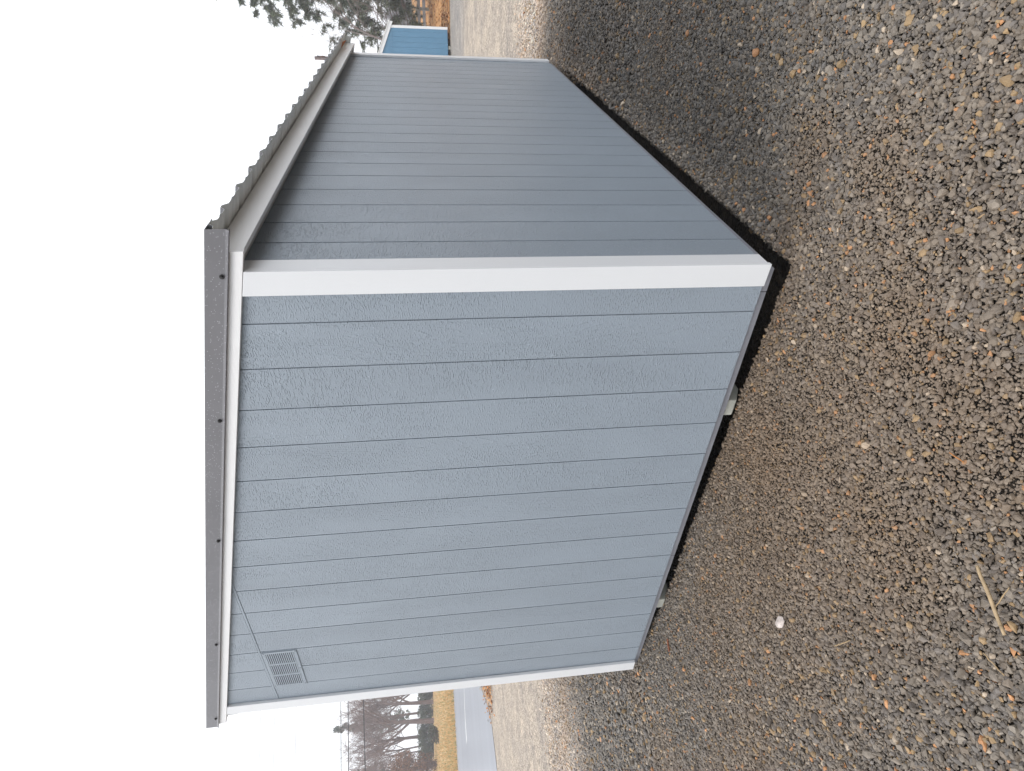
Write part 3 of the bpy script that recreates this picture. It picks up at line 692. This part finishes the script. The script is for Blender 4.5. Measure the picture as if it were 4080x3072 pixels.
# ------------------------------------------------------------------ gravel: real stones, instanced
def frand(x, y, s):
    v = np.sin(x*12.9898*s+y*78.233*s)*43758.5453; return v-np.floor(v)
def smooth_noise(x, y, s):
    X = x*s; Y = y*s; i = np.floor(X); j = np.floor(Y); u = X-i; v = Y-j; u = u*u*(3-2*u); v = v*v*(3-2*v)
    h = lambda a, b: frand(a, b, 1.0)
    return (h(i, j)*(1-u)+h(i+1, j)*u)*(1-v)+(h(i, j+1)*(1-u)+h(i+1, j+1)*u)*v
def scatter(spacing, dmin, dmax, rmed, sig, rlo, rhi, keep=1.0):
    lo = np.array((CAM.x-dmax, CAM.y-dmax)); n = int(2*dmax/spacing)
    gx, gy = np.meshgrid(np.arange(n), np.arange(n)); x = lo[0]+(gx.ravel()+rng.random(n*n))*spacing; y = lo[1]+(gy.ravel()+rng.random(n*n))*spacing
    dx = x-CAM.x; dy = y-CAM.y; d = np.hypot(dx, dy)
    a = np.arctan2(dx*RX.x+dy*RX.y, dx*FW.x+dy*FW.y)
    k = (d > dmin) & (d < dmax) & (np.abs(a) < math.radians(42)+0.35/np.maximum(d, .3)) & ~((x < -.45) & (x > WX+.3) & (y > .5) & (y < WY-.3)) & ~((x <= -.45) & (x > WX) & (y > .6) & (y < WY))
    k &= ~((x < -.10) & (x > WX) & (y > .16) & (y < WY-.1))
    k &= (d < dmax*.68) | (rng.random(len(x)) > sstep(dmax*.68, dmax, d)) if dmax > 6 else True
    k &= rng.random(len(x)) < keep
    x = x[k]; y = y[k]; m = len(x)
    r = np.clip(rmed*np.exp(rng.normal(0, sig, m)), rlo, rhi)
    return x, y, r
def gravel():
    parts = [scatter(.0086, 1.0, 4.4, .0056, .36, .0030, .0125), scatter(.042, 1.0, 4.6, .0110, .25, .008, .0165, .6),
             scatter(.018, 4.4, 10.5, .0098, .3, .006, .02)]
    x = np.concatenate([p[0] for p in parts]); y = np.concatenate([p[1] for p in parts]); r = np.concatenate([p[2] for p in parts]); n = len(x)
    big = np.concatenate([np.full(len(p[0]), i == 1) for i, p in enumerate(parts)])
    # finer, browner grit washed out beside the gable wall and in patches
    fine = np.exp(-((x+.9)/1.3)**2-((y+.35)/.40)**2); pn = smooth_noise(x, y, 2.1)*.6+smooth_noise(x+9, y, 5.3)*.4
    grit = np.clip(fine*.9+sstep(.62, .82, pn)*.6, 0, 1)
    lowf = smooth_noise(x+3.1, y+7.7, .9)*.55+smooth_noise(x, y+2.2, 2.6)*.45
    rust = np.clip(.75*np.exp(-((x+.7)/1.5)**2-((y+.75)/.65)**2)+.55*sstep(.50, .78, lowf)*(1-sstep(-.1, .9, x)*.6), 0, 1)      # rusty clay fines washed over the stones
    wet = sstep(-.05, .22, x+.10*(pn-.5))*sstep(-.55, .55, y-.62*x+.5*(lowf-.5))*(1-sstep(4.3, 5.2, y-.35*x+.3*(pn-.5)))          # roof-runoff wetness plus the shed's shade, put into the stone colour
    r = r*(1-.24*grit)
    keep = ~(big & (rng.random(n) < grit*.9)); x, y, r, big, grit, pn, rust, wet = [q[keep] for q in (x, y, r, big, grit, pn, rust, wet)]; n = len(x)
    z = hgt(x, y)+r*rng.uniform(-.5, .8, n)+.010*(smooth_noise(x, y, 3.0)-.5)+.006*(smooth_noise(x, y, 11.0)-.5)
    pal = np.array(((.160, .149, .133), (.180, .167, .147), (.130, .125, .119), (.200, .184, .160), (.152, .150, .147), (.172, .151, .126), (.100, .098, .096), (.220, .206, .182)))
    c = pal[rng.integers(0, len(pal), n)]*rng.uniform(.74, 1.18, (n, 1))
    warm = rng.random(n); tan = np.array((.31, .225, .125)); org = np.array((.50, .265, .125)); pale = np.array((.46, .40, .32))
    c = np.where((warm < .055)[:, None], tan*rng.uniform(.7, 1.2, (n, 1)), c)
    c = np.where(((warm >= .055) & (warm < .073))[:, None], org*rng.uniform(.7, 1.15, (n, 1)), c)
    c = np.where(((warm >= .073) & (warm < .086))[:, None], pale*rng.uniform(.7, 1.15, (n, 1)), c)
    c = c*(1-grit[:, None]*.8)+(c*.45+np.array((.215, .160, .108))*.55)*grit[:, None]*.8
    c = c*(1-rust[:, None]*.60)+(c*.35+np.array((.215, .142, .080))*.65)*rust[:, None]*.60
    c = c*(1-.46*wet[:, None])  # shed shade painted in together with the runoff wetness
    zc = zone_colour(x, y)/np.array((0.105, 0.098, 0.088)); c = np.where((warm < .086)[:, None], c, c*(1+(zc-1)*.72))
    c = np.clip(c*np.array((1.05, .985, .925)), .01, .75)
    me = bpy.data.meshes.new('gravel'); me.vertices.add(n); me.vertices.foreach_set('co', np.stack([x, y, z], 1).astype(np.float32).ravel())
    def attr(nm, ty, arr, key):
        a = me.attributes.new(nm, ty, 'POINT'); a.data.foreach_set(key, arr.ravel())
    rot = np.stack([rng.normal(0, .45, n), rng.normal(0, .45, n), rng.uniform(0, 6.283, n)], 1).astype(np.float32)
    el = rng.uniform(.8, 1.35, (n, 1)); scl = (r[:, None]*np.concatenate([el, 1/el**.5*rng.uniform(.8, 1.15, (n, 1)), rng.uniform(.5, .9, (n, 1))], 1)).astype(np.float32)
    attr('rot', 'FLOAT_VECTOR', rot, 'vector'); attr('scl', 'FLOAT_VECTOR', scl, 'vector')
    attr('idx', 'INT', rng.integers(0, 12, n).astype(np.int32), 'value')
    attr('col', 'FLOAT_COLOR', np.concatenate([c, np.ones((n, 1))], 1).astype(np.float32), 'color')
    m = bpy.data.materials.new('crushed_stone'); m.use_nodes = True; nt_ = m.node_tree; b = nt_.nodes['Principled BSDF']
    A = nt_.nodes.new('ShaderNodeAttribute'); A.attribute_type = 'INSTANCER'; A.attribute_name = 'col'
    tc = nt_.nodes.new('ShaderNodeTexCoord'); no = nt_.nodes.new('ShaderNodeTexNoise'); no.inputs['Scale'].default_value = 2.2; nt_.links.new(tc.outputs['Object'], no.inputs['Vector'])
    mr = nt_.nodes.new('ShaderNodeMapRange'); mr.inputs[3].default_value = .75; mr.inputs[4].default_value = 1.25; nt_.links.new(no.outputs['Fac'], mr.inputs[0])
    mx = nt_.nodes.new('ShaderNodeVectorMath'); mx.operation = 'SCALE'; nt_.links.new(A.outputs['Color'], mx.inputs[0]); nt_.links.new(mr.outputs[0], mx.inputs['Scale'])
    nt_.links.new(mx.outputs[0], b.inputs['Base Color']); b.inputs['Roughness'].default_value = .55; b.inputs['Specular IOR Level'].default_value = .4
    ng = bpy.data.node_groups.new('gravel_nodes', 'GeometryNodeTree'); N = ng.nodes; K = ng.links.new
    ng.interface.new_socket('Geometry', in_out='INPUT', socket_type='NodeSocketGeometry'); ng.interface.new_socket('Geometry', in_out='OUTPUT', socket_type='NodeSocketGeometry')
    gi = N.new('NodeGroupInput'); go = N.new('NodeGroupOutput'); g2i = N.new('GeometryNodeGeometryToInstance')
    for k in range(12):
        ic = N.new('GeometryNodeMeshIcoSphere'); ic.inputs['Subdivisions'].default_value = 1 if k % 3 else 2
        rv = N.new('FunctionNodeRandomValue'); rv.data_type = 'FLOAT_VECTOR'; q = .42 if k % 3 else .26
        rv.inputs[0].default_value = (-q,)*3; rv.inputs[1].default_value = (q,)*3; rv.inputs['Seed'].default_value = 31+k*7
        sp = N.new('GeometryNodeSetPosition'); K(ic.outputs[0], sp.inputs[0]); K(rv.outputs[0], sp.inputs['Offset'])
        ch = N.new('GeometryNodeConvexHull'); K(sp.outputs[0], ch.inputs[0])
        sm = N.new('GeometryNodeSetMaterial'); sm.inputs['Material'].default_value = m; K(ch.outputs[0], sm.inputs[0]); K(sm.outputs[0], g2i.inputs[0])
    ip = N.new('GeometryNodeInstanceOnPoints'); ip.inputs['Pick Instance'].default_value = True
    def na(nm, ty):
        q = N.new('GeometryNodeInputNamedAttribute'); q.data_type = ty; q.inputs[0].default_value = nm; return q.outputs[0]
    e2r = N.new('FunctionNodeEulerToRotation'); K(na('rot', 'FLOAT_VECTOR'), e2r.inputs[0])
    K(gi.outputs[0], ip.inputs['Points']); K(g2i.outputs[0], ip.inputs['Instance']); K(na('idx', 'INT'), ip.inputs['Instance Index'])
    K(e2r.outputs[0], ip.inputs['Rotation']); K(na('scl', 'FLOAT_VECTOR'), ip.inputs['Scale']); K(ip.outputs[0], go.inputs[0])
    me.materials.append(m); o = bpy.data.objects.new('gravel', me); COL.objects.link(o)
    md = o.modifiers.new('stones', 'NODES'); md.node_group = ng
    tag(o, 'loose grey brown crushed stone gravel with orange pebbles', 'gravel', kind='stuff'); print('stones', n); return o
gravel()

# ------------------------------------------------------------------ small things lying on the gravel
def ground_pt(px, py, up_=.012):
    p = hit(px, py, up_); return Vector((p.x, p.y, float(hgt(p.x, p.y))+up_))
def stone(name, px, py, size, m, label, seed, flat=.5):
    bm = bmesh.new(); bmesh.ops.create_icosphere(bm, subdivisions=2, radius=1); R = random.Random(seed)
    for v in bm.verts: v.co = v.co*R.uniform(.8, 1.15)
    r = bmesh.ops.convex_hull(bm, input=bm.verts); bmesh.ops.delete(bm, geom=[g_ for g_ in r['geom_interior'] if isinstance(g_, bmesh.types.BMVert)], context='VERTS')
    for v in bm.verts: v.co = Vector((v.co.x*size[0], v.co.y*size[1], v.co.z*size[2]))
    bmesh.ops.bevel(bm, geom=bm.edges[:], offset=size[2]*.12, segments=1, affect='EDGES')
    me = bpy.data.meshes.new(name); bm.to_mesh(me); bm.free(); me.materials.append(m)
    o = bpy.data.objects.new(name, me); COL.objects.link(o); o.location = ground_pt(px, py, .012+size[2]*.35); o.rotation_euler = (.1, -.08, seed)
    tag(o, label, 'stone'); return o
M_quartz = mat('white_quartz', (0.52, 0.45, 0.41), 0.45, 0.3, 60)
stone('white_stone', 3108, 2478, (.031, .024, .012), M_quartz, 'pale white and pink stone lying alone on the gravel', 3)
def stick(name, a, b, r, m, label, bend=.004, cat='stick'):
    A = ground_pt(*a, .020+r); B_ = ground_pt(*b, .018+r); g = MB(); prev = A; n = 7; R = random.Random(int(a[0]))
    for i in range(1, n+1):
        p = A.lerp(B_, i/n)+Vector((R.uniform(-1, 1), R.uniform(-1, 1), R.uniform(-.3, .6)))*bend*(0 if i == n else 1)
        g.tube(prev, p, r*(1.0-.06*abs(i-1-n/2)), r*(1.0-.06*abs(i-n/2)), 7, cap=i in (1, n)); prev = p
    o = g.build(name, m, smooth=True); tag(o, label, cat); return o
M_straw = mat('dry_cane', (0.37, 0.27, 0.155), 0.6, 0.2, 40, stretch=(1, 1, 1)); M_grass = mat('dry_stem', (0.34, 0.24, 0.13), 0.7, 0.2, 40); M_chip = mat('red_bark', (0.22, 0.075, 0.035), 0.7, 0.2, 50)
stick('dry_stick', (3905, 2252), (4008, 2530), .0052, M_straw, 'thick pale dry cane lying on the nearest gravel', .0025)
stick('grass_stem', (4028, 2340), (3968, 2425), .0018, M_grass, 'thin brown stem touching the thick pale cane', .002, 'stem')
stick('grass_stem', (3935, 2600), (4015, 2690), .0018, M_grass, 'thin dry stem beyond the lower end of the thick cane', .002, 'stem')
stick('grass_stem', (3330, 2573), (3400, 2550), .0022, M_grass, 'short dry stem alone in mid gravel past the white stone', .001, 'stem')
stick('pine_needle', (3795, 1802), (3858, 1842), .0018, M_lv[0], 'short orange needle lying in the middle of the gravel', .0005, 'needle')
stick('bark_chip', (2660, 2545), (2668, 2596), .0065, M_chip, 'reddish bark chip on the gravel beside the shed base', .001, 'bark chip')

# ------------------------------------------------------------------ damp air
hm = bpy.data.materials.new('damp_air'); hm.use_nodes = True; hn = hm.node_tree; hn.nodes.clear()
ho = hn.nodes.new('ShaderNodeOutputMaterial'); hv = hn.nodes.new('ShaderNodeVolumePrincipled')
hv.inputs['Color'].default_value = (0.93, 0.95, 1.0, 1); hv.inputs['Density'].default_value = 0.0021
hn.links.new(hv.outputs[0], ho.inputs['Volume'])
g = MB(); g.box(-360, 360, -360, 360, -2.0, 34)
hz = g.build('haze', hm); tag(hz, 'thin damp haze over the whole yard and field', 'haze', kind='stuff')
